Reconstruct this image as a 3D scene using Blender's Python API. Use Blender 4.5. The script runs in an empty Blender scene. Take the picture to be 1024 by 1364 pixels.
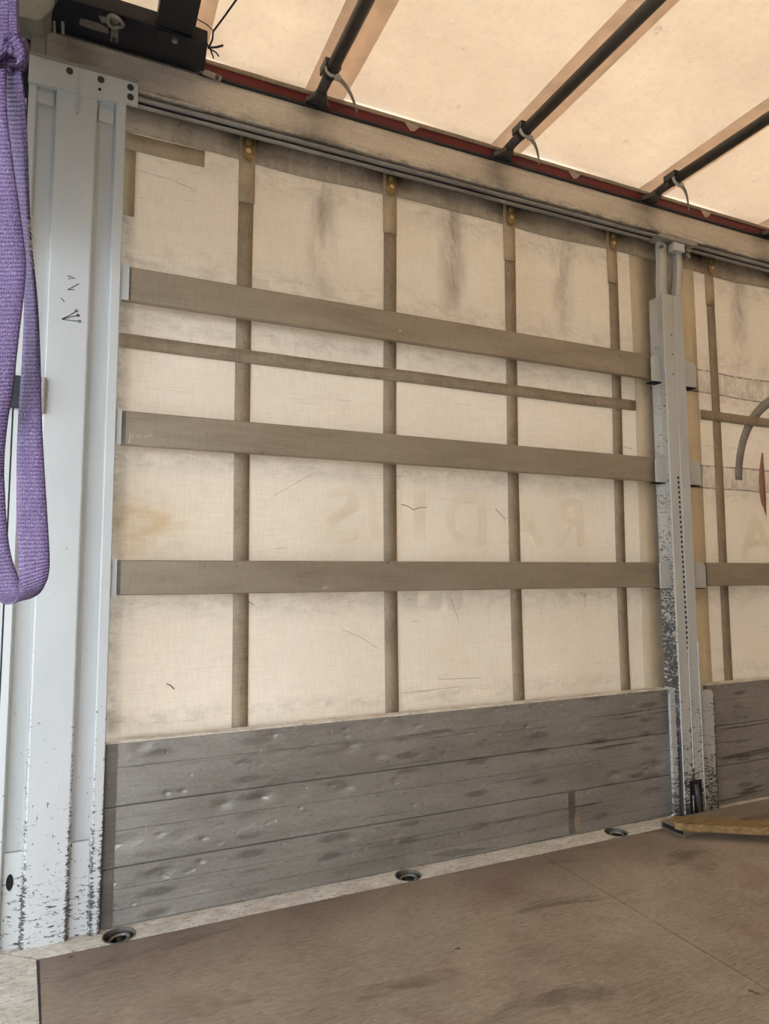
import bpy, bmesh, math, random
from mathutils import Vector, Matrix
S = bpy.context.scene
C = S.collection
random.seed(7)
PI = math.pi

# ------------------------------------------------------------------ camera
CAMP = Vector((0.0, -2.45, 1.1275))
YAW, PITCH, ROLL, FPX = 0.422295746, 0.0914845088, -0.00434699, 905.03
cd = bpy.data.cameras.new('camera')
cam = bpy.data.objects.new('camera', cd)
C.objects.link(cam)
cd.sensor_fit = 'VERTICAL'
cd.sensor_height = 34.6
cd.lens = 34.6 * FPX / 1364
cd.clip_start = 0.05
fw = Vector((math.sin(YAW) * math.cos(PITCH), math.cos(YAW) * math.cos(PITCH), math.sin(PITCH)))
rt = Vector((math.cos(YAW), -math.sin(YAW), 0))
up = rt.cross(fw)
r2 = math.cos(ROLL) * rt + math.sin(ROLL) * up
u2 = -math.sin(ROLL) * rt + math.cos(ROLL) * up
cam.matrix_world = Matrix.Translation(CAMP) @ Matrix((r2, u2, -fw)).transposed().to_4x4()
S.camera = cam

# ------------------------------------------------------------------ world, sun, exposure
w = bpy.data.worlds.new('overcast_sky')
S.world = w
w.use_nodes = True
nt = w.node_tree
bg = nt.nodes['Background']
tc = nt.nodes.new('ShaderNodeTexCoord')
sp = nt.nodes.new('ShaderNodeSeparateXYZ')
rp = nt.nodes.new('ShaderNodeValToRGB')
nt.links.new(tc.outputs['Generated'], sp.inputs[0])
nt.links.new(sp.outputs['Z'], rp.inputs[0])
rp.color_ramp.elements[0].position = 0.0
rp.color_ramp.elements[0].color = (0.75, 0.83, 0.94, 1)
rp.color_ramp.elements[1].position = 1.0
rp.color_ramp.elements[1].color = (0.97, 1.03, 1.12, 1)
nt.links.new(rp.outputs[0], bg.inputs[0])
bg.inputs[1].default_value = 8.0
sun = bpy.data.lights.new('sun', 'SUN')
sun.energy = 1.6
sun.angle = 0.6
sun.color = (1.0, 0.95, 0.86)
so = bpy.data.objects.new('sun', sun)
so.rotation_euler = (math.radians(-25), math.radians(12), 0)
C.objects.link(so)
S.view_settings.view_transform = 'Standard'
S.view_settings.look = 'None'
S.view_settings.gamma = 1.0
S.view_settings.use_curve_mapping = False
S.view_settings.exposure = 0.07
S.cycles.use_denoising = True
S.cycles.max_bounces = 12
S.cycles.diffuse_bounces = 6

# ------------------------------------------------------------------ helpers
def lin(r, g, b):
    f = lambda c: (c / 255 / 12.92) if c / 255 <= 0.04045 else ((c / 255 + 0.055) / 1.055) ** 2.4
    return (f(r), f(g), f(b), 1)


class G:
    """small node-graph helper; world position drives every pattern"""
    def __init__(s, name):
        s.m = bpy.data.materials.new(name)
        s.m.use_nodes = True
        s.t = s.m.node_tree
        s.t.nodes.clear()
        s.out = s.t.nodes.new('ShaderNodeOutputMaterial')
        s.pos = s.n('ShaderNodeNewGeometry').outputs['Position']
        q = s.n('ShaderNodeSeparateXYZ')
        s.t.links.new(s.pos, q.inputs[0])
        s.x, s.y, s.z = q.outputs

    def n(s, typ):
        return s.t.nodes.new(typ)

    def put(s, sock, v):
        if isinstance(v, bpy.types.NodeSocket):
            s.t.links.new(v, sock)
        else:
            sock.default_value = v

    def m_(s, op, a, b=0.0, c=0.0, clamp=False):
        q = s.n('ShaderNodeMath')
        q.operation = op
        q.use_clamp = clamp
        s.put(q.inputs[0], a); s.put(q.inputs[1], b); s.put(q.inputs[2], c)
        return q.outputs[0]

    def vec(s, sx, sy, sz, rot=(0, 0, 0), loc=(0, 0, 0)):
        q = s.n('ShaderNodeMapping')
        s.put(q.inputs[0], s.pos)
        q.inputs['Scale'].default_value = (sx, sy, sz)
        q.inputs['Rotation'].default_value = rot
        q.inputs['Location'].default_value = loc
        return q.outputs[0]

    def noise(s, v, scale=1.0, detail=4.0, rough=0.55, dist=0.0):
        q = s.n('ShaderNodeTexNoise')
        s.put(q.inputs['Vector'], v)
        q.inputs['Scale'].default_value = scale
        q.inputs['Detail'].default_value = detail
        q.inputs['Roughness'].default_value = rough
        q.inputs['Distortion'].default_value = dist
        return q.outputs[0]

    def cells(s, v, seed_cut, radius):
        """scattered round dents: 1 at a cell's centre, 0 beyond radius, only in some cells"""
        q = s.n('ShaderNodeTexVoronoi')
        q.voronoi_dimensions = '3D'
        s.put(q.inputs['Vector'], v)
        q.inputs['Scale'].default_value = 1.0
        sc = s.n('ShaderNodeSeparateColor')
        s.t.links.new(q.outputs['Color'], sc.inputs[0])
        a = s.m_('SUBTRACT', 1.0, s.m_('DIVIDE', q.outputs['Distance'], radius), clamp=True)
        a = s.m_('MULTIPLY', a, a)
        return s.m_('MULTIPLY', a, s.m_('GREATER_THAN', sc.outputs[0], seed_cut))

    def step(s, v, lo, hi, a=0.0, b=1.0):
        q = s.n('ShaderNodeMapRange')
        s.put(q.inputs[0], v); s.put(q.inputs[1], lo); s.put(q.inputs[2], hi)
        s.put(q.inputs[3], a); s.put(q.inputs[4], b)
        return q.outputs[0]

    def bump_at(s, v, c, wd):            # 1 at v == c, falling to 0 at distance wd
        return s.m_('SUBTRACT', 1.0, s.m_('DIVIDE', s.m_('ABSOLUTE', s.m_('SUBTRACT', v, c)), wd), clamp=True)

    def mix(s, f, a, b, mode='MIX'):
        q = s.n('ShaderNodeMix')
        q.data_type = 'RGBA'
        q.blend_type = mode
        s.put(q.inputs[0], f); s.put(q.inputs[6], a); s.put(q.inputs[7], b)
        return q.outputs[2]

    def bump(s, h, strength=0.3, dist=0.002):
        q = s.n('ShaderNodeBump')
        s.put(q.inputs['Height'], h)
        q.inputs['Strength'].default_value = strength
        q.inputs['Distance'].default_value = dist
        return q.outputs[0]

    def done(s, col, rough=0.6, metal=0.0, normal=None, trans=None, tcol=None, spec=0.5):
        b = s.n('ShaderNodeBsdfPrincipled')
        s.put(b.inputs['Base Color'], col)
        s.put(b.inputs['Roughness'], rough)
        s.put(b.inputs['Metallic'], metal)
        b.inputs['Specular IOR Level'].default_value = spec
        if normal:
            s.put(b.inputs['Normal'], normal)
        o = b.outputs[0]
        if trans is not None:
            tr = s.n('ShaderNodeBsdfTranslucent')
            s.put(tr.inputs[0], tcol if tcol is not None else col)
            mx = s.n('ShaderNodeMixShader')
            s.put(mx.inputs[0], trans)
            s.t.links.new(o, mx.inputs[1]); s.t.links.new(tr.outputs[0], mx.inputs[2])
            o = mx.outputs[0]
        s.t.links.new(o, s.out.inputs[0])
        return s.m


def plain(name, rgb, rough=0.6, metal=0.0, var=0.25, scale=30, trans=None, bump=0.0):
    g = G(name)
    c = lin(*rgb)
    d = tuple(x * (1 - var) for x in c[:3]) + (1,)
    f = g.step(g.noise(g.vec(1, 1, 1), scale, 5, 0.65), 0.35, 0.68)
    nrm = g.bump(f, bump, 0.001) if bump else None
    return g.done(g.mix(f, c, d), rough, metal, nrm, trans)


# ------------------------------------------------------------------ materials
def curtain_material(name, base, dirty=1.0, trans=0.17):
    g = G(name)
    col = lin(*base)
    # broad mottling
    n1 = g.step(g.noise(g.vec(1, 1, 1), 2.3, 5, 0.6), 0.35, 0.7)
    c = g.mix(g.m_('MULTIPLY', n1, 0.35), col, lin(base[0] - 26, base[1] - 34, base[2] - 46))
    # fine woven grain, vertical and horizontal
    wv = g.noise(g.vec(160, 40, 18), 1.0, 3, 0.6)
    wh = g.noise(g.vec(16, 40, 170), 1.0, 3, 0.6)
    gr = g.m_('ADD', g.step(wv, 0.4, 0.7), g.step(wh, 0.4, 0.7))
    c = g.mix(g.m_('MULTIPLY', gr, 0.09), c, lin(128, 104, 76))
    # soot stains running down midway between the straps under the top band
    per = g.m_('PINGPONG', g.m_('ADD', g.m_('SUBTRACT', g.x, 0.865), 6.12), 0.306)
    blot = g.noise(g.vec(9, 9, 3.2), 1.0, 6, 0.7, 0.4)
    st = g.m_('MULTIPLY', g.m_('SUBTRACT', 1.0, g.m_('DIVIDE', per, 0.085), clamp=True), g.step(g.z, 2.22, 2.42))
    st = g.m_('MULTIPLY', st, g.step(g.x, 0.62, 0.7))
    st = g.m_('MULTIPLY', st, g.step(blot, 0.36, 0.66))
    c = g.mix(g.m_('MULTIPLY', st, 0.8 * dirty), c, lin(118, 98, 76))
    # soot gathered just above and below each slat and under the band
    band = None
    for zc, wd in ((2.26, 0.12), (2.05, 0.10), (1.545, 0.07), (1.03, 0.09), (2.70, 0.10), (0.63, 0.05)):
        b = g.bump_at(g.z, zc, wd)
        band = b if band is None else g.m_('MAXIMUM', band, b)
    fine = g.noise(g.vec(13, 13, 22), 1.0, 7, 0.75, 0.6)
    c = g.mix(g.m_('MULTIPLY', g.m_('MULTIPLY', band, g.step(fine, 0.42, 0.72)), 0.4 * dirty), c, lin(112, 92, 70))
    # straps rub a dark stripe beside themselves
    # dark lines where slats once pressed in the far bay
    ln = None
    for zc in (2.203, 2.082, 1.690, 1.572):
        b = g.bump_at(g.z, g.m_('ADD', zc, g.m_('MULTIPLY', g.m_('SUBTRACT', g.noise(g.vec(3, 3, 3), 1.0, 2), 0.5), 0.02)), 0.006)
        ln = b if ln is None else g.m_('MAXIMUM', ln, b)
    zone = g.m_('MAXIMUM', g.bump_at(g.z, 2.142, 0.064), g.bump_at(g.z, 1.631, 0.064))
    zone = g.m_('MULTIPLY', g.step(zone, 0.0, 0.2), g.step(g.noise(g.vec(28, 28, 9), 1.0, 6, 0.75), 0.38, 0.72))
    far = g.step(g.x, 2.86, 2.90)
    c = g.mix(g.m_('MULTIPLY', g.m_('MULTIPLY', zone, far), 0.6), c, lin(120, 96, 72))
    lm = g.m_('MULTIPLY', g.m_('MULTIPLY', ln, far), g.step(g.noise(g.vec(30, 30, 30), 1.0, 4, 0.7), 0.3, 0.5))
    c = g.mix(g.m_('MULTIPLY', lm, 0.92), c, lin(48, 38, 30))
    # yellow resin stain low in the first bay
    yn = g.m_('MULTIPLY', g.bump_at(g.x, 0.2, 0.24), g.bump_at(g.z, 1.30, 0.16))
    yn = g.m_('MULTIPLY', g.step(yn, 0.05, 0.6), g.step(g.noise(g.vec(9, 9, 16), 1.0, 5, 0.6, 0.5), 0.3, 0.62))
    c = g.mix(g.m_('MULTIPLY', yn, 0.55), c, lin(196, 160, 96))
    # dirt creeping in at the corner pillar and middle post
    ed = g.m_('MAXIMUM', g.bump_at(g.x, 0.10, 0.055), g.m_('MULTIPLY', g.bump_at(g.x, 2.62, 0.06), 0.5))
    c = g.mix(g.m_('MULTIPLY', g.m_('MULTIPLY', ed, g.step(fine, 0.2, 0.6)), 0.75), c, lin(92, 72, 54))
    # long thin scratches and specks
    sc = g.noise(g.vec(3, 3, 60, rot=(0, 0.5, 0)), 1.0, 3, 0.5, 1.5)
    c = g.mix(g.m_('MULTIPLY', g.step(sc, 0.70, 0.74), 0.35), c, lin(120, 98, 72))
    spk = g.noise(g.vec(60, 60, 60), 1.0, 3, 0.6)
    c = g.mix(g.m_('MULTIPLY', g.step(spk, 0.735, 0.76), 0.7), c, lin(70, 54, 40))
    nrm = g.bump(g.m_('ADD', g.m_('MULTIPLY', gr, 0.4), g.m_('MULTIPLY', blot, 0.6)), 0.25, 0.002)
    return g.done(c, 0.62, 0, nrm, trans, g.mix(0.45, c, lin(226, 222, 216)), spec=0.3)


M = {}
M['curtain'] = curtain_material('cream_tarpaulin', (236, 226, 209))
M['curtain_yellow'] = curtain_material('yellowed_tarpaulin', (255, 246, 226), 0.6, 0.7)


def letter_material():
    g = G('ghost_print')
    f = g.step(g.noise(g.vec(9, 9, 9), 1.0, 5, 0.65), 0.35, 0.7)
    return g.done(g.mix(f, lin(252, 244, 230), lin(240, 230, 208)), 0.6, 0, None, 0.37, spec=0.3)


M['ghost'] = letter_material()
M['ghost_faint'] = plain('faint_print', (238, 228, 212), 0.6, 0, 0.12, 12, 0.27)
M['print_grey'] = plain('faded_grey_print', (160, 156, 146), 0.6, 0, 0.25, 14, 0.25)
M['print_red'] = plain('faded_red_print', (176, 132, 110), 0.6, 0, 0.25, 14, 0.25)


def roof_material():
    g = G('roof_tarpaulin')
    n1 = g.step(g.noise(g.vec(1, 1, 1), 2.2, 6, 0.65), 0.35, 0.7)
    c = g.mix(g.m_('MULTIPLY', n1, 0.5), lin(241, 225, 196), lin(216, 190, 154))
    n2 = g.noise(g.vec(1, 1, 1), 40, 5, 0.75)
    c = g.mix(g.m_('MULTIPLY', g.step(n2, 0.48, 0.78), 0.22), c, lin(170, 134, 94))
    st = g.noise(g.vec(12, 30, 5, rot=(0, 0, 0.6)), 1.0, 4, 0.65, 0.8)
    c = g.mix(g.m_('MULTIPLY', g.step(st, 0.56, 0.72), 0.28), c, lin(246, 236, 214))
    sp_ = g.noise(g.vec(1, 1, 1), 11, 3, 0.6)
    c = g.mix(g.m_('MULTIPLY', g.m_('MULTIPLY', g.step(sp_, 0.64, 0.72), g.step(n2, 0.45, 0.6)), 0.35), c, lin(120, 92, 64))
    return g.done(c, 0.65, 0, g.bump(g.m_('ADD', n1, n2), 0.3, 0.003), 0.27, g.mix(0.55, c, lin(238, 232, 226)), spec=0.25)


M['roof'] = roof_material()
M['roof_band'] = plain('roof_sleeve_fabric', (252, 242, 232), 0.7, 0, 0.12, 12, 0.85)
M['roof_red'] = plain('red_hem_fabric', (104, 6, 16), 0.6, 0, 0.5, 16, 0.08)


def webbing(name, base, dark):
    g = G(name)
    n = g.step(g.noise(g.vec(1, 1, 1), 9, 6, 0.7), 0.3, 0.72)
    c = g.mix(n, lin(*base), lin(*dark))
    wv = g.noise(g.vec(300, 60, 22), 1.0, 2, 0.6)
    wh = g.noise(g.vec(22, 60, 300), 1.0, 2, 0.6)
    w_ = g.m_('ADD', g.step(wv, 0.4, 0.66), g.step(wh, 0.4, 0.66))
    c = g.mix(g.m_('MULTIPLY', w_, 0.16), c, lin(210, 190, 160))
    sp_ = g.noise(g.vec(40, 40, 14), 1.0, 5, 0.7)
    c = g.mix(g.m_('MULTIPLY', g.step(sp_, 0.6, 0.72), 0.5), c, lin(70, 56, 44))
    return g.done(c, 0.7, 0, g.bump(w_, 0.4, 0.001), 0.12, spec=0.3)


M['webbing'] = webbing('grey_brown_webbing', (160, 143, 120), (124, 108, 90))
M['webbing_pale'] = webbing('pale_strap_end', (196, 178, 150), (160, 142, 118))
M['soot_band'] = webbing('sooty_top_band', (168, 152, 132), (100, 86, 72))


def soot_band_material():
    g = G('sooty_top_band')
    n = g.step(g.noise(g.vec(4, 9, 9), 1.0, 6, 0.7), 0.3, 0.7)
    c = g.mix(n, lin(196, 184, 164), lin(150, 134, 114))
    k = g.noise(g.vec(26, 26, 5), 1.0, 5, 0.7)
    c = g.mix(g.m_('MULTIPLY', g.step(k, 0.5, 0.68), 0.45), c, lin(206, 196, 180))
    per = g.m_('PINGPONG', g.m_('ADD', g.m_('SUBTRACT', g.x, 0.553), 6.14), 0.307)
    near = g.m_('MULTIPLY', g.m_('SUBTRACT', 1.0, g.m_('DIVIDE', per, 0.15), clamp=True), g.step(g.z, 2.74, 2.83))
    f = g.noise(g.vec(22, 22, 30), 1.0, 7, 0.8, 0.8)
    c = g.mix(g.m_('MULTIPLY', g.m_('MULTIPLY', near, g.step(f, 0.26, 0.48)), 1.0), c, lin(44, 36, 30))
    c = g.mix(g.m_('MULTIPLY', g.step(f, 0.56, 0.7), 0.6), c, lin(70, 58, 48))
    return g.done(c, 0.7, 0, g.bump(f, 0.3, 0.001), 0.12, spec=0.3)


M['soot_band'] = soot_band_material()
M['tape'] = webbing('repair_tape', (182, 166, 142), (162, 146, 122))


def slat_material(name, base, dark, rot=0.0):
    g = G(name)
    n = g.step(g.noise(g.vec(1.2, 6, 5), 2.0, 6, 0.65), 0.3, 0.72)
    c = g.mix(n, lin(*base), lin(*dark))
    br = g.noise(g.vec(5, 60, 260), 1.0, 4, 0.65)
    c = g.mix(g.m_('MULTIPLY', g.step(br, 0.42, 0.72), 0.35), c, lin(base[0] + 26, base[1] + 24, base[2] + 20))
    vb = g.noise(g.vec(120, 60, 14), 1.0, 3, 0.6)
    c = g.mix(g.m_('MULTIPLY', g.step(vb, 0.5, 0.8), 0.25), c, lin(90, 80, 66))
    sp_ = g.noise(g.vec(22, 22, 44), 1.0, 4, 0.7, 0.4)
    c = g.mix(g.m_('MULTIPLY', g.step(sp_, 0.66, 0.72), 0.7), c, lin(52, 44, 36))
    pale = g.noise(g.vec(26, 26, 30), 1.0, 4, 0.7, 1.0)
    c = g.mix(g.m_('MULTIPLY', g.step(pale, 0.70, 0.74), 0.6), c, lin(205, 196, 180))
    return g.done(c, g.step(br, 0.3, 0.7, 0.42, 0.62), 0.45, g.bump(g.m_('ADD', br, g.m_('MULTIPLY', n, 2.0)), 0.25, 0.0015))


M['slat'] = slat_material('weathered_aluminium_slat', (158, 146, 128), (128, 116, 98))


def board_material():
    g = G('dented_side_board')
    n = g.step(g.noise(g.vec(1.0, 6, 4), 1.6, 6, 0.65), 0.3, 0.72)
    c = g.mix(n, lin(166, 162, 156), lin(126, 121, 114))
    br = g.noise(g.vec(4, 60, 200), 1.0, 5, 0.7)
    c = g.mix(g.m_('MULTIPLY', g.step(br, 0.42, 0.74), 0.4), c, lin(168, 162, 154))
    fine = g.noise(g.vec(150, 60, 150), 1.0, 2, 0.6)
    c = g.mix(g.m_('MULTIPLY', g.step(fine, 0.45, 0.8), 0.25), c, lin(86, 80, 74))
    # pallet scuffs: dark ovals in rough horizontal rows, one column every 0.31 m
    px = g.m_('PINGPONG', g.m_('ADD', g.x, 5.93), 0.155)
    pz = g.m_('PINGPONG', g.m_('ADD', g.m_('ADD', g.z, g.m_('MULTIPLY', g.x, -0.02)), 2.03), 0.032)
    wob = g.m_('MULTIPLY', g.m_('SUBTRACT', g.noise(g.vec(9, 9, 14), 1.0, 4, 0.7), 0.5), 1.7)
    oval = g.m_('ADD', g.m_('SQRT', g.m_('ADD', g.m_('POWER', g.m_('DIVIDE', px, 0.055), 2.0), g.m_('POWER', g.m_('DIVIDE', pz, 0.012), 2.0))), wob)
    keep = g.step(g.noise(g.vec(3.1, 3, 9, loc=(4, 0, 2)), 1.0, 1, 0.5), 0.44, 0.56)
    ov = g.m_('MULTIPLY', g.step(oval, 1.35, 0.6), keep)
    c = g.mix(g.m_('MULTIPLY', ov, 0.5), c, lin(72, 66, 62))
    # long sagging rub marks towards the middle post
    wv = g.noise(g.vec(1.1, 4, 26, rot=(0, 0.04, 0)), 1.0, 4, 0.6, 1.1)
    rub = g.m_('MULTIPLY', g.step(wv, 0.60, 0.66), g.step(g.x, 0.9, 2.3, 0.25, 1.0))
    c = g.mix(g.m_('MULTIPLY', rub, 0.75), c, lin(52, 45, 40))
    sp_ = g.noise(g.vec(60, 60, 90), 1.0, 3, 0.6)
    c = g.mix(g.m_('MULTIPLY', g.step(sp_, 0.70, 0.74), 0.7), c, lin(48, 42, 38))
    gt = g.noise(g.vec(34, 34, 90), 1.0, 6, 0.8, 0.5)
    c = g.mix(g.m_('MULTIPLY', g.step(gt, 0.52, 0.70), 0.5), c, lin(84, 79, 74))
    gt = g.noise(g.vec(40, 40, 120, loc=(7, 0, 3)), 1.0, 6, 0.8, 0.5)
    c = g.mix(g.m_('MULTIPLY', g.step(gt, 0.55, 0.72), 0.45), c, lin(192, 188, 180))
    d = g.noise(g.vec(5.5, 5.5, 9, loc=(1.7, 0, .4)), 1.0, 1, 0.5)
    dent = g.step(d, 0.60, 0.78)
    d2 = g.noise(g.vec(17, 17, 26, loc=(3.3, 0, 1.9)), 1.0, 1, 0.4)
    dent = g.m_('ADD', dent, g.m_('MULTIPLY', g.step(d2, 0.66, 0.80), 0.9))
    sc = g.noise(g.vec(40, 40, 10, rot=(0, 0.8, 0)), 1.0, 2, 0.5, 0.5)
    c = g.mix(g.m_('MULTIPLY', g.step(sc, 0.72, 0.75), 0.4), c, lin(190, 184, 176))
    pit = g.m_('ADD', g.cells(g.vec(7, 1, 13, loc=(0.3, 0, 0.2)), 0.62, 0.42), g.m_('MULTIPLY', g.cells(g.vec(15, 1, 26, loc=(0.7, 0, 0.4)), 0.72, 0.4), 0.5))
    dent = g.m_('ADD', dent, g.m_('MULTIPLY', pit, 2.6))
    nrm = g.bump(g.m_('ADD', g.m_('MULTIPLY', dent, -2.2), g.m_('ADD', g.m_('MULTIPLY', br, 0.35), g.m_('MULTIPLY', n, 1.2))), 0.55, 0.004)
    return g.done(c, 0.46, 0.5, nrm)


M['board'] = board_material()
M['board_end'] = slat_material('board_end_strip', (120, 113, 106), (72, 66, 62))


def chipped(name, base, edges=(), low=0.30, amount=1.0, zmax=1.3):
    """painted steel whose paint is chipped, more so near the floor and on its corners"""
    g = G(name)
    n = g.step(g.noise(g.vec(3, 3, 1.2), 2.2, 5, 0.6), 0.3, 0.75)
    c = g.mix(g.m_('MULTIPLY', n, 0.5), lin(*base), lin(base[0] - 22, base[1] - 20, base[2] - 18))
    a = g.noise(g.vec(42, 42, 105), 1.0, 4, 0.7, 0.6)
    b = g.noise(g.vec(20, 20, 190, rot=(0, 0.1, 0)), 1.0, 3, 0.7, 0.8)
    e = g.noise(g.vec(150, 150, 60), 1.0, 2, 0.6)
    wear = g.step(g.z, 0.0, zmax, 0.16 * amount, 0.0)
    wear = g.m_('ADD', wear, g.m_('MULTIPLY', g.bump_at(g.z, 0.05, low), 0.05 * amount))
    for x in edges:
        wear = g.m_('ADD', wear, g.m_('MULTIPLY', g.bump_at(g.x, x, 0.012), g.step(g.z, 0.1, 1.4, 0.16 * amount, 0.03)))
    clump = g.m_('MULTIPLY', g.m_('SUBTRACT', g.noise(g.vec(7, 7, 9), 1.0, 3, 0.6), 0.5), 0.25)
    t = g.m_('ADD', wear, clump)
    m1 = g.step(g.m_('ADD', a, t), 0.79, 0.805)
    m2 = g.step(g.m_('ADD', b, t), 0.82, 0.84)
    m3 = g.step(g.m_('ADD', e, g.m_('MULTIPLY', t, 0.4)), 0.765, 0.78)
    mm = g.m_('MAXIMUM', m1, g.m_('MAXIMUM', m2, m3))
    c = g.mix(g.m_('MULTIPLY', mm, 0.92), c, lin(44, 42, 42))
    rust = g.m_('MULTIPLY', g.step(g.m_('ADD', a, t), 0.76, 0.80), 0.25)
    c = g.mix(g.m_('MULTIPLY', rust, g.m_('SUBTRACT', 1.0, mm)), c, lin(120, 96, 76))
    return g.done(c, g.m_('ADD', 0.4, g.m_('MULTIPLY', mm, 0.35)), 0.0, g.bump(mm, -0.4, 0.0012))


M['pillar'] = chipped('chipped_white_paint', (190, 192, 190), (-0.122, 0.002, 0.07, 0.098))
M['post'] = chipped('chipped_grey_paint', (180, 180, 174), (2.585, 2.652, 2.72, 2.833), amount=1.5, zmax=1.3)
M['post_side'] = chipped('heavily_chipped_paint', (176, 174, 166), (2.586, 2.5985), amount=1.5, zmax=4.5)
M['grey_paint'] = plain('dusty_grey_paint', (150, 146, 136), 0.5, 0, 0.3, 20)
M['holes'] = plain('dark_void', (16, 14, 13), 0.9, 0, 0.2)
M['rubber'] = plain('black_rubber', (26, 26, 30), 0.7, 0, 0.3)
M['black_steel'] = plain('black_steel', (15, 18, 30), 0.45, 0.1, 0.35, 18)
M['bow'] = plain('dark_grey_bow_paint', (74, 72, 70), 0.42, 0.3, 0.35, 25, bump=0.1)
M['galv'] = plain('galvanised_steel', (150, 146, 138), 0.45, 0.7, 0.4, 40, bump=0.1)
M['brass'] = plain('yellow_zinc_plate', (150, 128, 84), 0.45, 0.6, 0.45, 70, bump=0.2)
M['rivet_bright'] = plain('bright_rivet', (205, 185, 140), 0.35, 0.7, 0.3, 60)
M['rivet_dark'] = plain('dark_rivet', (78, 74, 70), 0.5, 0.5, 0.3, 60)
M['tie'] = plain('white_plastic_tie', (206, 204, 192), 0.5, 0, 0.2, 30, 0.25)
M['tie_dirty'] = plain('dirty_plastic_tie', (160, 156, 138), 0.5, 0, 0.3, 30, 0.2)
M['door'] = plain('dark_grey_door', (66, 66, 70), 0.5, 0, 0.3, 8)
M['ground'] = plain('yard_concrete', (150, 146, 140), 0.9, 0, 0.3, 3)
M['scuff'] = plain('dark_scuff', (120, 98, 74), 0.8)
M['ink'] = plain('black_marker', (22, 20, 20), 0.6)
M['chalk'] = plain('white_chalk', (220, 212, 198), 0.9, 0, 0.3)
M['thread'] = plain('loose_fibre', (214, 204, 190), 0.8, 0, 0.1)


def rail_material():
    g = G('roof_rail_aluminium')
    n = g.step(g.noise(g.vec(1.5, 5, 5), 2.5, 6, 0.7), 0.3, 0.75)
    c = g.mix(n, lin(210, 202, 188), lin(178, 168, 154))
    f = g.noise(g.vec(60, 80, 80), 1.0, 4, 0.75)
    c = g.mix(g.m_('MULTIPLY', g.step(f, 0.45, 0.75), 0.3), c, lin(110, 96, 80))
    per = g.m_('PINGPONG', g.m_('ADD', g.m_('SUBTRACT', g.x, 0.80), 8.8), 0.44)  # darker patches at each bow: the bows' shade put into the colour
    bow_shade = g.m_('MULTIPLY', g.m_('SUBTRACT', 1.0, g.m_('DIVIDE', per, 0.12), clamp=True), g.step(g.noise(g.vec(5, 5, 9), 1.0, 4, 0.6), 0.25, 0.6))
    c = g.mix(g.m_('MULTIPLY', bow_shade, 0.6), c, lin(84, 74, 64))
    ed = g.m_('MULTIPLY', g.bump_at(g.z, 2.862, 0.03), g.step(g.noise(g.vec(14, 14, 40), 1.0, 5, 0.75), 0.42, 0.6))
    c = g.mix(g.m_('MULTIPLY', ed, 0.7), c, lin(86, 78, 68))
    ln = g.bump_at(g.z, 2.958, 0.0022)
    c = g.mix(g.m_('MULTIPLY', ln, 0.35), c, lin(120, 92, 70))
    return g.done(c, 0.5, 0.25, g.bump(f, 0.15, 0.001))


M['rail'] = rail_material()
M['track'] = slat_material('curtain_track_aluminium', (158, 157, 154), (104, 102, 100))


def floor_material():
    g = G('worn_plywood_floor')
    n = g.step(g.noise(g.vec(1, 1, 1), 1.9, 6, 0.65), 0.32, 0.7)
    c = g.mix(n, lin(176, 162, 144), lin(134, 118, 103))
    gr = g.noise(g.vec(6, 95, 6, rot=(0, 0, 0.22)), 1.0, 5, 0.7, 0.35)
    c = g.mix(g.m_('MULTIPLY', g.step(gr, 0.42, 0.66), 0.55), c, lin(176, 160, 138))
    g2 = g.noise(g.vec(30, 260, 6, rot=(0, 0, 0.3)), 1.0, 4, 0.7)
    c = g.mix(g.m_('MULTIPLY', g.step(g2, 0.46, 0.68), 0.55), c, lin(74, 58, 46))
    red = g.step(g.noise(g.vec(1, 1, 1, loc=(3, 3, 0)), 3.3, 5, 0.6), 0.52, 0.68)
    c = g.mix(g.m_('MULTIPLY', red, 0.35), c, lin(120, 84, 76))
    dk = g.noise(g.vec(1.3, 4.5, 1, rot=(0, 0, -0.2)), 1.0, 5, 0.6, 1.0)
    c = g.mix(g.m_('MULTIPLY', g.step(dk, 0.58, 0.68), 0.5), c, lin(62, 46, 38))
    edge = g.m_('MULTIPLY', g.step(g.y, -0.42, -0.10), g.step(gr, 0.25, 0.6, 0.5, 1.0))
    c = g.mix(g.m_('MULTIPLY', edge, 0.45), c, lin(84, 66, 58))
    s1 = g.noise(g.vec(7, 120, 7, rot=(0, 0, 0.5)), 1.0, 2, 0.5, 0.6)
    c = g.mix(g.m_('MULTIPLY', g.step(s1, 0.69, 0.73), 0.4), c, lin(190, 174, 156))
    s2 = g.noise(g.vec(45, 45, 45), 1.0, 2, 0.6)
    c = g.mix(g.m_('MULTIPLY', g.step(s2, 0.74, 0.755), 0.9), c, lin(206, 192, 176))
    s3 = g.noise(g.vec(19, 19, 19, loc=(8, 2, 1)), 1.0, 4, 0.7)
    c = g.mix(g.m_('MULTIPLY', g.step(s3, 0.67, 0.70), 0.75), c, lin(50, 36, 30))
    sp_ = g.noise(g.vec(1, 1, 1), 260, 2, 0.6)
    c = g.mix(g.m_('MULTIPLY', g.step(sp_, 0.58, 0.75), 0.3), c, lin(184, 166, 146))
    return g.done(c, 0.55, 0, g.bump(g.m_('ADD', gr, g2), 0.25, 0.0015), spec=0.35)


M['floor'] = floor_material()


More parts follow.
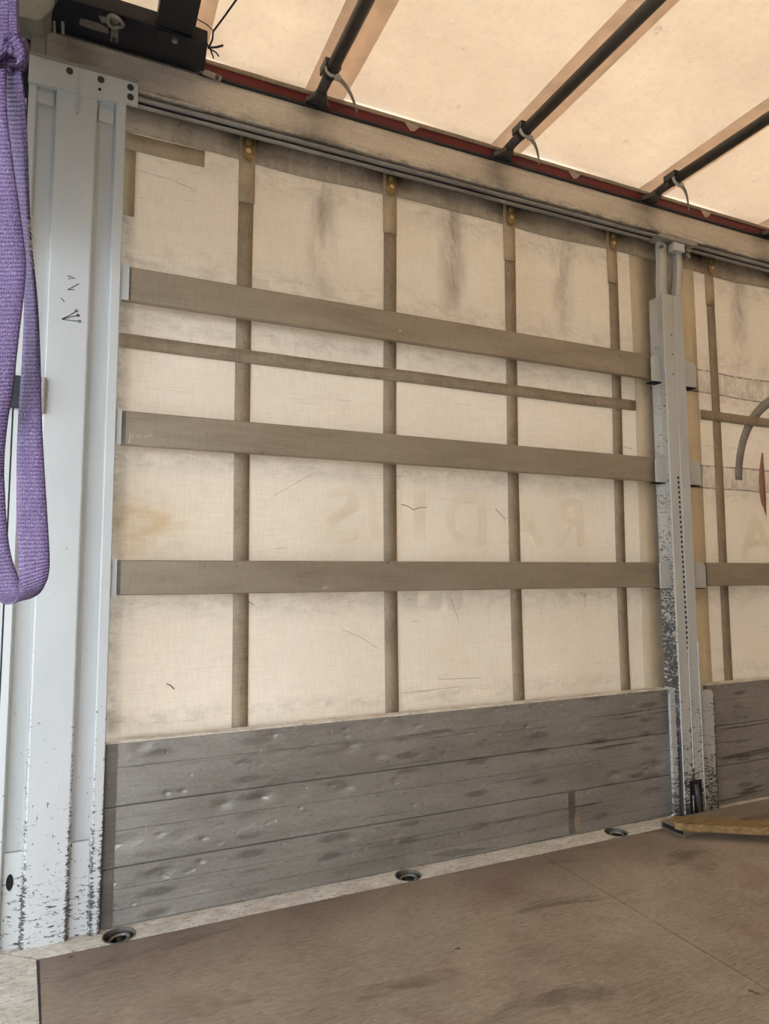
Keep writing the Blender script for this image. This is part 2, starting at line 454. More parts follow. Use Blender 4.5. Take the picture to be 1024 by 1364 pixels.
def edge_material():
    g = G('scraped_floor_edge')
    n = g.step(g.noise(g.vec(6, 10, 6), 1.5, 6, 0.7), 0.35, 0.7)
    c = g.mix(n, lin(230, 225, 214), lin(184, 173, 156))
    d = g.noise(g.vec(22, 70, 22, rot=(0, 0, 0.3)), 1.0, 5, 0.75, 0.5)
    c = g.mix(g.m_('MULTIPLY', g.step(d, 0.54, 0.66), 0.7), c, lin(104, 90, 74))
    r = g.noise(g.vec(7, 7, 7, loc=(2, 5, 1)), 1.0, 4, 0.6)
    c = g.mix(g.m_('MULTIPLY', g.step(r, 0.60, 0.72), 0.6), c, lin(178, 140, 92))
    s = g.noise(g.vec(120, 120, 120), 1.0, 3, 0.6)
    c = g.mix(g.m_('MULTIPLY', g.step(s, 0.6, 0.68), 0.55), c, lin(84, 72, 60))
    return g.done(c, 0.6, 0.1, g.bump(d, 0.3, 0.0015))


M['edge'] = edge_material()


def timber_material():
    g = G('old_timber')
    gr = g.noise(g.vec(5, 60, 60, rot=(0, 0, 0.30)), 1.0, 5, 0.7, 0.6)
    c = g.mix(g.step(gr, 0.3, 0.7), lin(160, 130, 84), lin(92, 68, 42))
    e = g.noise(g.vec(1, 1, 1), 26, 4, 0.7)
    c = g.mix(g.m_('MULTIPLY', g.step(e, 0.55, 0.68), 0.4), c, lin(72, 54, 38))
    return g.done(c, 0.75, 0, g.bump(gr, 0.5, 0.002))


M['timber'] = timber_material()


def sling_material():
    g = G('violet_polyester_webbing')
    uv = g.n('ShaderNodeUVMap').outputs[0]
    q = g.n('ShaderNodeSeparateXYZ')
    g.t.links.new(uv, q.inputs[0])
    rib = g.m_('SINE', g.m_('MULTIPLY', q.outputs[1], 2 * PI / 0.0056))
    rib01 = g.step(rib, -1.0, 1.0)
    col_ = g.m_('SINE', g.m_('MULTIPLY', q.outputs[0], 2 * PI / 0.0034))
    n = g.step(g.noise(g.vec(9, 9, 9), 1.0, 4, 0.6), 0.3, 0.7)
    c = g.mix(n, lin(108, 84, 124), lin(82, 62, 100))
    c = g.mix(g.m_('MULTIPLY', g.m_('SUBTRACT', 1.0, rib01), 0.8), c, lin(46, 30, 66))
    f = g.noise(g.vec(1, 1, 1), 500, 2, 0.6)
    c = g.mix(g.m_('MULTIPLY', g.step(f, 0.5, 0.7), 0.3), c, lin(206, 190, 220))
    h = g.m_('ADD', rib01, g.m_('MULTIPLY', col_, 0.15))
    return g.done(c, 0.65, 0, g.bump(h, 0.8, 0.0012), spec=0.35)


M['sling'] = sling_material()

# ------------------------------------------------------------------ geometry helpers
class MB:
    def __init__(s):
        s.bm = bmesh.new()

    def box(s, a, b, rot=None, piv=None):
        vs = [s.bm.verts.new((x, y, z)) for x in (a[0], b[0]) for y in (a[1], b[1]) for z in (a[2], b[2])]
        for f in ((0, 1, 3, 2), (4, 6, 7, 5), (0, 4, 5, 1), (2, 3, 7, 6), (0, 2, 6, 4), (1, 5, 7, 3)):
            s.bm.faces.new([vs[i] for i in f])
        if rot is not None:
            bmesh.ops.rotate(s.bm, verts=vs, cent=piv or ((a[0] + b[0]) / 2, (a[1] + b[1]) / 2, (a[2] + b[2]) / 2), matrix=rot)
        return s

    def prism(s, pts, axis, lo, hi):
        """closed outline pts (2D) extruded along axis: 'x' -> (y,z), 'y' -> (x,z), 'z' -> (x,y)"""
        def p(q, t):
            return {'x': (t, q[0], q[1]), 'y': (q[0], t, q[1]), 'z': (q[0], q[1], t)}[axis]
        A = [s.bm.verts.new(p(q, lo)) for q in pts]
        B = [s.bm.verts.new(p(q, hi)) for q in pts]
        n = len(pts)
        s.bm.faces.new(A); s.bm.faces.new(B[::-1])
        for i in range(n):
            s.bm.faces.new((A[i], B[i], B[(i + 1) % n], A[(i + 1) % n]))
        return s

    def tube(s, path, r, seg=10, cap=True):
        path = [Vector(p) for p in path]
        rings = []
        nrm = None
        for i, p in enumerate(path):
            t = (path[min(i + 1, len(path) - 1)] - path[max(i - 1, 0)]).normalized()
            if nrm is None:
                nrm = t.orthogonal().normalized()
            else:
                nrm = (nrm - t * nrm.dot(t)).normalized()
            bi = t.cross(nrm)
            rr = r[i] if isinstance(r, (list, tuple)) else r
            rings.append([s.bm.verts.new(p + rr * (math.cos(2 * PI * k / seg) * nrm + math.sin(2 * PI * k / seg) * bi)) for k in range(seg)])
        for a, b in zip(rings, rings[1:]):
            for k in range(seg):
                s.bm.faces.new((a[k], a[(k + 1) % seg], b[(k + 1) % seg], b[k]))
        if cap:
            s.bm.faces.new(rings[0][::-1]); s.bm.faces.new(rings[-1])
        return s

    def cyl(s, c, axis, r, h, seg=24, r2=None):
        c = Vector(c); ax = Vector(axis).normalized()
        return s.tube([c - ax * h / 2, c + ax * h / 2], [r, r2 if r2 is not None else r], seg)

    def ribbon(s, rows, th=0.002):
        """band of finite thickness through rows of (left point, right point)"""
        rows = [(Vector(a), Vector(b)) for a, b in rows]
        n = len(rows)
        uvl = s.bm.loops.layers.uv.verify()
        F, B, L = [], [], [0.0]
        for i, (a, b) in enumerate(rows):
            m = (a + b) / 2
            t = ((rows[min(i + 1, n - 1)][0] + rows[min(i + 1, n - 1)][1]) - (rows[max(i - 1, 0)][0] + rows[max(i - 1, 0)][1])).normalized()
            nn = (b - a).normalized().cross(t).normalized() * th / 2
            if i:
                L.append(L[-1] + (m - (rows[i - 1][0] + rows[i - 1][1]) / 2).length)
            k = 4
            F.append([s.bm.verts.new(a.lerp(b, j / k) + nn) for j in range(k + 1)])
            B.append([s.bm.verts.new(a.lerp(b, j / k) - nn) for j in range(k + 1)])
        wd = (rows[0][1] - rows[0][0]).length

        def quad(v4, uvs):
            f = s.bm.faces.new(v4)
            f.smooth = True
            for lp, u in zip(f.loops, uvs):
                lp[uvl].uv = u
        for i in range(n - 1):
            for j in range(4):
                u = [(wd * j / 4, L[i]), (wd * (j + 1) / 4, L[i]), (wd * (j + 1) / 4, L[i + 1]), (wd * j / 4, L[i + 1])]
                quad((F[i][j], F[i][j + 1], F[i + 1][j + 1], F[i + 1][j]), u)
                quad((B[i][j + 1], B[i][j], B[i + 1][j], B[i + 1][j + 1]), [u[1], u[0], u[3], u[2]])
            quad((F[i][0], F[i + 1][0], B[i + 1][0], B[i][0]), [(0, L[i]), (0, L[i + 1]), (0, L[i + 1]), (0, L[i])])
            quad((F[i + 1][4], F[i][4], B[i][4], B[i + 1][4]), [(0, L[i + 1]), (0, L[i]), (0, L[i]), (0, L[i + 1])])
        s.bm.faces.new([F[0][j] for j in range(5)] + [B[0][j] for j in range(4, -1, -1)])
        s.bm.faces.new([F[-1][j] for j in range(4, -1, -1)] + [B[-1][j] for j in range(5)])
        return s

    def grid(s, fn, us, vs, th=0.0):
        """sheet fn(u, v) -> point; th > 0 makes a second face offset along +y or +z by fn's third argument"""
        V = [[s.bm.verts.new(fn(u, v, 0.0)) for v in vs] for u in us]
        for i in range(len(us) - 1):
            for j in range(len(vs) - 1):
                f = s.bm.faces.new((V[i][j], V[i + 1][j], V[i + 1][j + 1], V[i][j + 1]))
                f.smooth = True
        if th:
            W = [[s.bm.verts.new(fn(u, v, th)) for v in vs] for u in us]
            for i in range(len(us) - 1):
                for j in range(len(vs) - 1):
                    f = s.bm.faces.new((W[i][j], W[i][j + 1], W[i + 1][j + 1], W[i + 1][j]))
                    f.smooth = True
            a, b = len(us) - 1, len(vs) - 1
            for i in range(a):
                s.bm.faces.new((V[i][0], W[i][0], W[i + 1][0], V[i + 1][0]))
                s.bm.faces.new((V[i + 1][b], W[i + 1][b], W[i][b], V[i][b]))
            for j in range(b):
                s.bm.faces.new((V[0][j + 1], W[0][j + 1], W[0][j], V[0][j]))
                s.bm.faces.new((V[a][j], W[a][j], W[a][j + 1], V[a][j + 1]))
        return s

    def build(s, name, mat, parent=None, bevel=0.0, smooth=False):
        bmesh.ops.recalc_face_normals(s.bm, faces=s.bm.faces)
        if bevel:
            eds = [e for e in s.bm.edges if len(e.link_faces) == 2 and e.calc_face_angle(0) > 0.6]
            bmesh.ops.bevel(s.bm, geom=eds, offset=bevel, segments=2, profile=0.6, affect='EDGES', clamp_overlap=True)
        me = bpy.data.meshes.new(name)
        s.bm.to_mesh(me)
        s.bm.free()
        me.materials.append(mat)
        if smooth:
            for p in me.polygons:
                p.use_smooth = True
        o = bpy.data.objects.new(name, me)
        C.objects.link(o)
        if parent is not None:
            # parts are modelled in world coordinates; only top-level empties stand away from the origin
            o.parent = parent
            if parent.parent is None:
                o.matrix_parent_inverse = Matrix.Translation(parent.location).inverted()
        return o


def thing(name, label, cat, loc=(0, 0, 0), group=None):
    o = bpy.data.objects.new(name, None)
    o.empty_display_size = 0.1
    C.objects.link(o)
    o.location = loc
    return tag(o, label, cat, group)


def tag(o, label, cat, group=None):
    o['label'] = label
    o['category'] = cat
    if group:
        o['group'] = group
    return o


def struct(name, mb, mat, **k):
    o = mb.build(name, mat, **k)
    o['kind'] = 'structure'
    return o


def fr(a, b, n):
    return [a + (b - a) * i / n for i in range(n + 1)]


def W(px, py, d):
    """world point seen at photo pixel (px, py) at distance d in front of the lens plane"""
    return CAMP + d * (fw + r2 * (px - 512) / FPX - u2 * (py - 682) / FPX)


def rounded(x0, z0, x1, z1, r, corners=(1, 1, 1, 1), n=5):
    """outline with rounded corners in order bl, br, tr, tl"""
    out = []
    for (cx, cz, a0), on, raw in (((x0 + r, z0 + r, PI), corners[0], (x0, z0)), ((x1 - r, z0 + r, 1.5 * PI), corners[1], (x1, z0)),
                                  ((x1 - r, z1 - r, 0), corners[2], (x1, z1)), ((x0 + r, z1 - r, 0.5 * PI), corners[3], (x0, z1))):
        if on:
            out += [(cx + r * math.cos(a0 + 0.5 * PI * i / n), cz + r * math.sin(a0 + 0.5 * PI * i / n)) for i in range(n + 1)]
        else:
            out.append(raw)
    return out


XE = 8.6          # front end of the load space
YR = -2.56        # opposite side
BOWS = (0.81, 1.69, 2.575, 3.455, 4.335, 5.215, 6.095, 6.975, 7.855)
STRAPS = (0.551, 1.166, 1.778, 2.393, 3.082, 3.70, 4.31, 4.92, 5.53, 6.14, 6.75, 7.36, 7.97)


def cy(x, z):
    """depth of the hanging side curtain: slack between straps"""
    return 0.084 + 0.005 * math.sin(x * 5.1 + 0.8) * math.sin(z * 1.9 + 0.3) + 0.003 * math.sin(x * 10.27 + z * 2.2)


# ------------------------------------------------------------------ ground and shell
struct('ground', MB().box((-40, -40, -1.35), (40, 40, -1.30)), M['ground'])

# unseen slab and flap added behind the open rear to block sky light
struct('sky_blocker', MB().box((-5.2, -9, 3.12), (-0.42, 1.5, 3.3)), M['grey_paint'])
struct('sky_blocker_flap', MB().box((-0.56, -9, 2.25), (-0.52, 1.2, 3.12)), M['rubber'])

# floor: plywood sheets laid with a joint
f = MB()
f.prism([(-0.066, -0.099), (1.741, -0.099), (1.747, YR), (-0.044, YR), (-0.046, -0.42)], 'z', -0.028, 0.0)
f.prism([(1.7465, -0.099), (4.2, -0.099), (4.2, YR), (1.7525, YR)], 'z', -0.028, 0.0)
f.box((4.2035, YR, -0.028), (XE, -0.099, 0.0))
floor = struct('floor', f, M['floor'])
under = struct('floor_2', MB().box((-0.35, YR, -0.08), (XE, 0.12, -0.032)), M['holes'])

# scraped aluminium floor edge with the lashing cup wells cut out
CUPS = [(0.155, -0.056), (1.168, -0.053), (2.18, -0.05)]
e = MB()
e.prism([(-0.176, -0.012), (-0.072, -0.0955), (XE, -0.0955), (XE, 0.12), (-0.176, 0.12)], 'z', -0.030, 0.001)
edge = struct('trim_1', e, M['edge'])
cut = MB()
for x, y in CUPS:
    cut.cyl((x, y, 0), (0, 0, 1), 0.047, 0.12, 32)
cut_o = cut.build('cutter', M['holes'])
mod = edge.modifiers.new('wells', 'BOOLEAN')
mod.object = cut_o
mod.operation = 'DIFFERENCE'
mod.solver = 'EXACT'
dg = bpy.context.evaluated_depsgraph_get()
me2 = bpy.data.meshes.new_from_object(edge.evaluated_get(dg))
edge.modifiers.clear()
edge.data = me2
bpy.data.objects.remove(cut_o)
pl = MB()
pl.prism([(-0.33, -0.0), (-0.180, -0.0165), (-0.0755, -0.0985), (-0.052, -0.42), (-0.050, YR), (-0.33, YR)], 'z', -0.03, 0.002)
struct('trim_2', pl, M['edge'])
st_ = MB()
st_.prism([(-0.0755, -0.0985), (-0.066, -0.099), (-0.046, -0.42), (-0.044, YR), (-0.050, YR), (-0.052, -0.42)], 'z', -0.03, -0.0015)
struct('trim_3', st_, M['rivet_dark'])

# side curtain
cur = MB()
ux, uz = fr(0.06, XE, 120), fr(0.40, 2.90, 40)
cur.grid(lambda x, z, t: (x, cy(x, z) + t, z), ux, uz, 0.002)
wall = struct('wall_left', cur, M['curtain'])
for x in STRAPS:
    hw = 0.029
    zz = fr(0.42, 2.585, 26)
    s_ = MB().grid(lambda u, z, t, x=x: (x + 0.0 + u + 0.004 * math.sin(z * 2.1 + x), cy(x, z) - 0.0045 + t, z), [-hw, 0, hw], zz, 0.0025)
    s_.build('vertical_strap', M['webbing'], wall)
    zz = fr(2.575, 2.86, 6)
    s_ = MB().grid(lambda u, z, t, x=x: (x + u * 0.9, cy(x, z) - 0.0075 + t, z), [-0.035, 0, 0.035], zz, 0.003)
    s_.build('strap_end', M['webbing_pale'], wall)
for a, b in ((0.09, 2.508), (2.966, XE)):
    s_ = MB().grid(lambda x, z, t: (x, cy(x, z) - 0.008 + t, z), fr(a, b, 50), fr(1.934, 1.986, 2), 0.0025)
    o = s_.build('horizontal_strap', M['webbing'], wall)
s_ = MB().grid(lambda x, z, t: (x, cy(x, z) - 0.0065 + t, z + (0.004 * math.sin(x * 5.1 + 1.0) if z < 2.8 else 0)), fr(0.06, XE, 150), [2.747, 2.79, 2.84, 2.90], 0.003)
s_.build('top_band', M['soot_band'], wall)
s_ = MB().grid(lambda x, z, t: (x, cy(x, z) - 0.0035 + t, z), fr(0.06, 0.388, 8), fr(2.680, 2.745, 2), 0.002)
s_.build('repair_patch', M['tape'], wall)
s_ = MB().grid(lambda x, z, t: (x, cy(x, z) - 0.0032 + t, z), fr(0.06, 0.142, 3), fr(2.427, 2.68, 4), 0.0015)
s_.build('repair_patch', M['tape'], wall)
s_ = MB().grid(lambda x, z, t: (x, cy(x, z) - 0.0030 + t, z), fr(2.511, 2.962, 8), fr(0.42, 2.78, 30), 0.0015)
s_.build('overlap_panel', M['curtain_yellow'], wall)
# hanger plates with two rivets
for x in STRAPS:
    h = MB().prism(rounded(x - 0.024, 2.742, x + 0.024, 2.845, 0.0235), 'y', 0.058, 0.0625)
    o = h.build('hanger_plate', M['brass'], wall, bevel=0.001)
    for z in (2.775, 2.812):
        MB().cyl((x, 0.0555, z), (0, 1, 0), 0.0095, 0.006, 14, 0.011).build('rivet', M['rivet_bright'], o)


# faded, mirrored print showing through the curtain
def glyph(ch, x0, x1, z0, z1, mat, name='faded_print', yoff=-0.0014):
    cu = bpy.data.curves.new('g', 'FONT')
    cu.body = ch
    cu.extrude = 0.0
    cu.offset = 0.018
    to = bpy.data.objects.new('g', cu)
    C.objects.link(to)
    bpy.context.view_layer.update()
    me = bpy.data.meshes.new_from_object(to.evaluated_get(bpy.context.evaluated_depsgraph_get()))
    bpy.data.objects.remove(to)
    xs = [v.co.x for v in me.vertices]; ys = [v.co.y for v in me.vertices]
    bm = bmesh.new()
    bm.from_mesh(me)
    bmesh.ops.subdivide_edges(bm, edges=[q for q in bm.edges if q.calc_length() > 0.15], cuts=2)
    for v in bm.verts:
        u = (v.co.x - min(xs)) / (max(xs) - min(xs)); t = (v.co.y - min(ys)) / (max(ys) - min(ys))
        x = x1 - (x1 - x0) * u; z = z0 + (z1 - z0) * t
        v.co = (x, cy(x, z) + yoff, z)
    # thicken slightly
    m = MB(); m.bm.free(); m.bm = bm
    o = m.build(name, mat, wall)
    return o


for ch, x0, x1 in (('S', 0.872, 1.024), ('U', 1.064, 1.214), ('I', 1.268, 1.322), ('D', 1.42, 1.622), ('A', 1.68, 1.936), ('R', 1.986, 2.16)):
    glyph(ch, x0, x1, 1.252, 1.478, M['ghost'])
for ch, x0, x1 in (('s', 1.07, 1.14), ('e', 1.22, 1.29), ('e', 1.33, 1.40), ('o', 1.42, 1.50), ('i', 1.585, 1.60), ('L', 1.93, 1.985), ('T', 2.12, 2.19)):
    glyph(ch, x0, x1, 0.972, 1.045, M['ghost_faint'])
glyph('A', 3.19, 3.50, 1.20, 1.44, M['ghost'])


def pxw(px, py, y):
    d = W(px, py, 1.0) - CAMP
    t = (y - CAMP.y) / d.y
    return (CAMP.x + d.x * t, y, CAMP.z + d.z * t)


for st, r0 in (((( 535, 672), (543, 674), (550, 679), (560, 676), (568, 676)), 0.0016), (((661, 678), (667, 684), (673, 691)), 0.0014), (((222, 911), (227, 913), (232, 918)), 0.0022),
           (((455, 838), (480, 849), (504, 864)), 0.0006), (((585, 905), (640, 903)), 0.0008), (((180, 226), (230, 240), (262, 255)), 0.0005), (((365, 660), (400, 640), (420, 630)), 0.0005),
           (((755, 622), (768, 620), (790, 628)), 0.0010), (((330, 800), (338, 806)), 0.0012), (((600, 795), (612, 830)), 0.0007), (((815, 590), (840, 598)), 0.0008)):
    m = MB()
    P_ = []
    for q in st:
        x, _, z = pxw(q[0], q[1], 0.082)
        P_.append((x, cy(x, z) - 0.001, z))
    m.tube(P_, r0, 5)
    m.build('scuff_mark', M['scuff'], wall)


def arc(cx, cz, r0, r1, a0, a1, mat):
    m = MB()
    m.grid(lambda a, r, t: (cx + r * math.cos(a), cy(cx + r * math.cos(a), cz + r * math.sin(a)) - 0.0016 + t, cz + r * math.sin(a)), fr(a0, a1, 24), [r0, (r0 + r1) / 2, r1], 0.001)
    return m.build('faded_print', mat, wall)


arc(3.79, 1.60, 0.53, 0.585, PI * 0.5, PI * 0.985, M['print_grey'])
m = MB()
m.grid(lambda a, r, t: (3.45 + (0.0 if a > 0 else 0) - 0.055 * math.cos(a * 0.9) + r * 0.05 * math.cos(a), cy(3.45, 1.6) - 0.0016 + t, 1.60 + a * 0.135), fr(-1.5, 1.4, 16), [0.0, 0.5, 1.0], 0.001)
m.build('faded_print', M['print_red'], wall)

# opposite side (drawn back beside the camera) and front bulkhead
struct('wall_right', MB().grid(lambda x, z, t: (x, YR - 0.02 + 0.01 * math.sin(x * 9) + t, z), fr(-0.22, XE, 60), fr(-0.1, 3.05, 20), 0.002), M['curtain'])
struct('wall_front', MB().box((XE, YR, -0.05), (XE + 0.04, 0.12, 3.12)), M['grey_paint'])

# ------------------------------------------------------------------ roof
def rz(x, y):
    k = ((x - BOWS[0]) / 0.88) % 1.0
    return 3.078 + 0.010 * math.sin(PI * k) * math.sin(min(1, max(0, -y / 0.5)) * PI / 2) + 0.003 * math.sin(x * 7 + y * 5)


roof = MB()
roof.grid(lambda x, y, t: (x, y, rz(x, y) + t), fr(-0.30, XE, 100), fr(0.055, YR - 0.02, 30), 0.002)
ceil = struct('ceiling', roof, M['roof'])
for bx in BOWS + (0.25,):
    b = MB().grid(lambda u, y, t, bx=bx: (bx + 0.04 + u, y, rz(bx + 0.04 + u, y) - 0.004 + t), [-0.083, 0, 0.083], fr(0.045, YR, 24), 0.002)
    b.build('bow_sleeve', M['roof_band'], ceil)
# red hem hanging behind the rail
h = MB().grid(lambda x, z, t: (x, 0.022 + t + 0.006 * math.sin(x * 11) * (3.06 - z) * 8, z), fr(0.30, XE, 150), [2.99, 3.02, 3.058], 0.003)
h.build('hem_strip', M['roof_red'], ceil)
h = MB().grid(lambda x, z, t: (x, 0.020 + t, z), fr(0.30, XE, 60), [3.057, 3.076], 0.003)
h.build('hem_edge', M['webbing'], ceil)
for x in (1.245, 2.12, 3.0, 3.9):
    MB().prism([(x - 0.035, 3.052), (x + 0.035, 3.05), (x + 0.012, 3.026), (x - 0.008, 3.022)], 'y', 0.010, 0.014).build('hem_fold', M['roof_band'], ceil)

# ------------------------------------------------------------------ roof rail with curtain track
rail = thing('roof_rail', 'long pale aluminium roof rail above the curtain with dark curtain track', 'rail', (0, 0, 2.81))
rb = MB()
rb.prism([(0.0, 2.868), (-0.004, 2.862), (-0.003, 2.857), (0.004, 2.855), (0.12, 2.855), (0.12, 3.0), (0.075, 3.0), (0.075, 2.986), (0.0, 2.986)], 'x', -0.20, XE)
rb.build('rail_body', M['rail'], rail)
tr = MB()
circ = [(0.013 + 0.011 * math.cos(a), 2.8385 + 0.0105 * math.sin(a)) for a in fr(0, 2 * PI, 14)[:-1]]
tr.prism(circ, 'x', 0.10, XE)
circ = [(0.020 + 0.010 * math.cos(a), 2.8155 + 0.007 * math.sin(a)) for a in fr(0, 2 * PI, 14)[:-1]]
tr.prism(circ, 'x', 0.10, XE)
tr.build('curtain_track', M['track'], rail, smooth=False)
MB().box((0.10, 0.024, 2.814), (XE, 0.034, 2.855)).box((0.10, 0.034, 2.848), (XE, 0.119, 2.855)).build('track_channel', M['rubber'], rail)
MB().prism([(-0.008, 2.984), (0.010, 2.984), (0.012, 2.992), (0.004, 2.999), (-0.006, 2.997), (-0.010, 2.991)], 'x', 0.36, XE).build('rubber_seal', M['rubber'], rail)
MB().prism([(-0.006, 2.985), (0.03, 2.985), (0.03, 2.99), (-0.006, 2.99)], 'x', -0.16, 0.34).build('seal_lip', M['galv'], rail)
rbk = MB().prism([(0.345, 3.0), (0.365, 2.984), (0.425, 2.975), (0.432, 2.997), (0.38, 3.006)], 'y', -0.016, -0.009).build('end_clip', M['galv'], rail, bevel=0.001)
MB().cyl((0.413, -0.019, 2.986), (0, 1, 0), 0.008, 0.008, 6).build('bolt', M['rivet_dark'], rbk)

# ------------------------------------------------------------------ roof bows with brackets, plastic ties
def cable_path(x, r):
    return [(x + r * math.cos(a), -0.185 + 0.012 * math.sin(a), 3.025 + r * math.sin(a)) for a in fr(-0.2, 2 * PI - 0.25, 26)]


ties = ['white plastic tie with curled tail on the left roof bow', 'white plastic tie with curled tail on the middle roof bow',
        'white plastic tie with bent tail on the right roof bow, beyond the middle post', 'plastic tie on the roof bow cut off at the right edge']
bown = ['dark round roof bow nearest the black end carriage', 'dark round roof bow in the middle of the view',
        'dark round roof bow reaching the rail above the middle post', 'dark round roof bow cut off at the right edge of the photo']
for i, bx in enumerate(BOWS):
    vis = i < 4
    b = thing('roof_bow', bown[i] if vis else 'dark round roof bow deep inside the trailer, towards its front end', 'roof bow', (bx, 0, 3.0), 'roof bows across the tarpaulin')
    MB().tube([(bx, -0.15, 3.026), (bx, YR + 0.05, 3.026)], 0.0245, 18).build('tube', M['bow'], b, smooth=True)
    MB().tube([(bx, -0.03, 3.020), (bx, -0.10, 3.024), (bx, -0.21, 3.026)], [0.020, 0.0205, 0.021], 14).build('inner_tube', M['bow'], b, smooth=True)
    MB().box((bx - 0.032, -0.20, 3.026), (bx - 0.022, -0.13, 3.052)).box((bx + 0.022, -0.20, 3.026), (bx + 0.032, -0.13, 3.052)).box((bx - 0.032, -0.20, 3.050), (bx + 0.032, -0.13, 3.056)).build('clamp', M['bow'], b, bevel=0.002)
    k = MB().prism([(bx - 0.046, 0.02), (bx - 0.050, -0.012), (bx - 0.034, -0.036), (bx - 0.022, -0.07), (bx + 0.020, -0.07), (bx + 0.034, -0.030), (bx + 0.047, -0.012), (bx + 0.046, 0.02)], 'z', 2.997, 3.018).build('end_bracket', M['bow'], b, bevel=0.003)
    MB().cyl((bx - 0.012, -0.022, 2.994), (0, 0, 1), 0.008, 0.008, 6).build('bolt', M['rivet_dark'], k)
    if vis:
        t = thing('cable_tie', ties[i], 'cable tie', (bx, -0.185, 2.995), 'plastic ties on the roof bows')
        rows = []
        for a in fr(0, 2 * PI, 26):
            c_ = Vector((bx + 0.0275 * math.cos(a), -0.185, 3.026 + 0.0275 * math.sin(a)))
            rows.append((c_ - Vector((0, 0.007, 0)), c_ + Vector((0, 0.007, 0))))
        MB().ribbon(rows, 0.0025).build('loop', M['tie'], t)
        MB().box((bx + 0.012, -0.196, 2.990), (bx + 0.032, -0.174, 3.003)).build('lock_head', M['tie'], t, bevel=0.002)
        bend = (1.0, 0.9, 1.1, 1.0)[i]
        rows = []
        for q in fr(0, 1, 12):
            p_ = Vector((bx + 0.02 + 0.105 * q * bend, -0.185 + 0.015 * q + 0.045 * q * q, 2.996 - 0.012 * q - 0.055 * q * q * bend))
            wd = 0.0075 * (1 - 0.35 * q)
            rows.append((p_ - Vector((wd * 0.35, -wd * 0.5, wd)), p_ + Vector((wd * 0.35, -wd * 0.5, wd))))
        MB().ribbon(rows, 0.002).build('tail', M['tie_dirty'], t)

# ------------------------------------------------------------------ black roof end carriage
cg = thing('roof_end_carriage', 'black steel end carriage of the sliding roof in the upper left corner', 'roof carriage', (0.1, -0.08, 2.99))
MB().prism([(-0.165, 0.018), (-0.118, -0.165), (0.19, -0.165), (0.355, -0.150), (0.365, -0.02), (0.345, 0.018)], 'z', 2.995, 3.05).build('carriage_plate', M['black_steel'], cg, bevel=0.004)
MB().box((0.182, YR + 0.05, 2.998), (0.305, -0.165, 3.055)).build('cross_beam', M['black_steel'], cg, bevel=0.004)
o = MB().box((0.19, -0.158, 2.988), (0.285, -0.118, 2.996)).build('mounting_block', M['rubber'], cg, bevel=0.002)
MB().cyl((0.245, -0.138, 2.985), (0, 0, 1), 0.011, 0.010, 6).build('bolt', M['galv'], o)
MB().prism([(-0.06, -0.072), (-0.055, -0.10), (0.0, -0.102), (0.03, -0.095), (0.035, -0.070), (-0.02, -0.068)], 'z', 2.989, 2.995).build('latch_plate', M['galv'], cg, bevel=0.001)
lv = MB().box((0.040, -0.15, 2.984), (0.064, -0.045, 2.990)).build('latch_lever', M['galv'], cg, bevel=0.002)
MB().cyl((0.052, -0.060, 2.981), (0, 0, 1), 0.007, 0.008, 8).build('bolt', M['rivet_dark'], lv)
MB().tube([(0.052 + 0.024 * math.cos(a), -0.152 + 0.024 * math.sin(a), 2.974 + 0.004 * math.sin(2 * a)) for a in fr(0, 2 * PI, 18)], 0.0065, 8).build('latch_ring', M['galv'], lv, smooth=True)
MB().prism([(0.0, -0.135), (0.04, -0.140), (0.036, -0.118), (0.01, -0.112)], 'z', 2.990, 2.995).build('chipped_patch', M['tie_dirty'], cg)
MB().box((0.21, 0.0, 2.978), (0.225, 0.016, 2.995)).build('guide_pin', M['galv'], cg, bevel=0.002)
MB().box((-0.14, -0.05, 2.984), (-0.132, 0.0, 2.995)).box((-0.115, -0.06, 2.984), (-0.105, -0.01, 2.995)).build('end_lug', M['grey_paint'], cg, bevel=0.002)
MB().prism([(-0.16, 3.0), (-0.145, 2.989), (0.30, 2.989), (0.33, 2.996), (0.33, 3.0)], 'y', -0.010, 0.016).build('lower_lip', M['rubber'], cg)

# wire twisted round the carriage corner
wi = MB()
wi.tube([(0.475, -0.62, 3.02), (0.415, -0.40, 3.0), (0.388, -0.30, 3.0), (0.363, -0.214, 3.0), (0.366, -0.186, 2.995), (0.362, -0.155, 2.99)], 0.0032, 6)
wi.tube([(0.34, -0.17, 2.992), (0.362, -0.155, 2.984), (0.385, -0.16, 2.99), (0.405, -0.175, 2.992)], 0.004, 6)
wi.tube([(0.362, -0.155, 2.984), (0.375, -0.13, 2.982), (0.383, -0.11, 2.985)], 0.003, 6)
wi.tube([(0.355, -0.150, 2.986), (0.385, -0.145, 2.982), (0.398, -0.128, 2.984)], 0.003, 6)
wi.tube([(0.366, -0.215, 3.0), (0.34, -0.235, 3.0), (0.303, -0.246, 3.0)], 0.002, 6)
tag(wi.build('binding_wire', M['rubber'], smooth=True), 'dark twisted binding wire tied to the corner of the black roof carriage', 'wire')

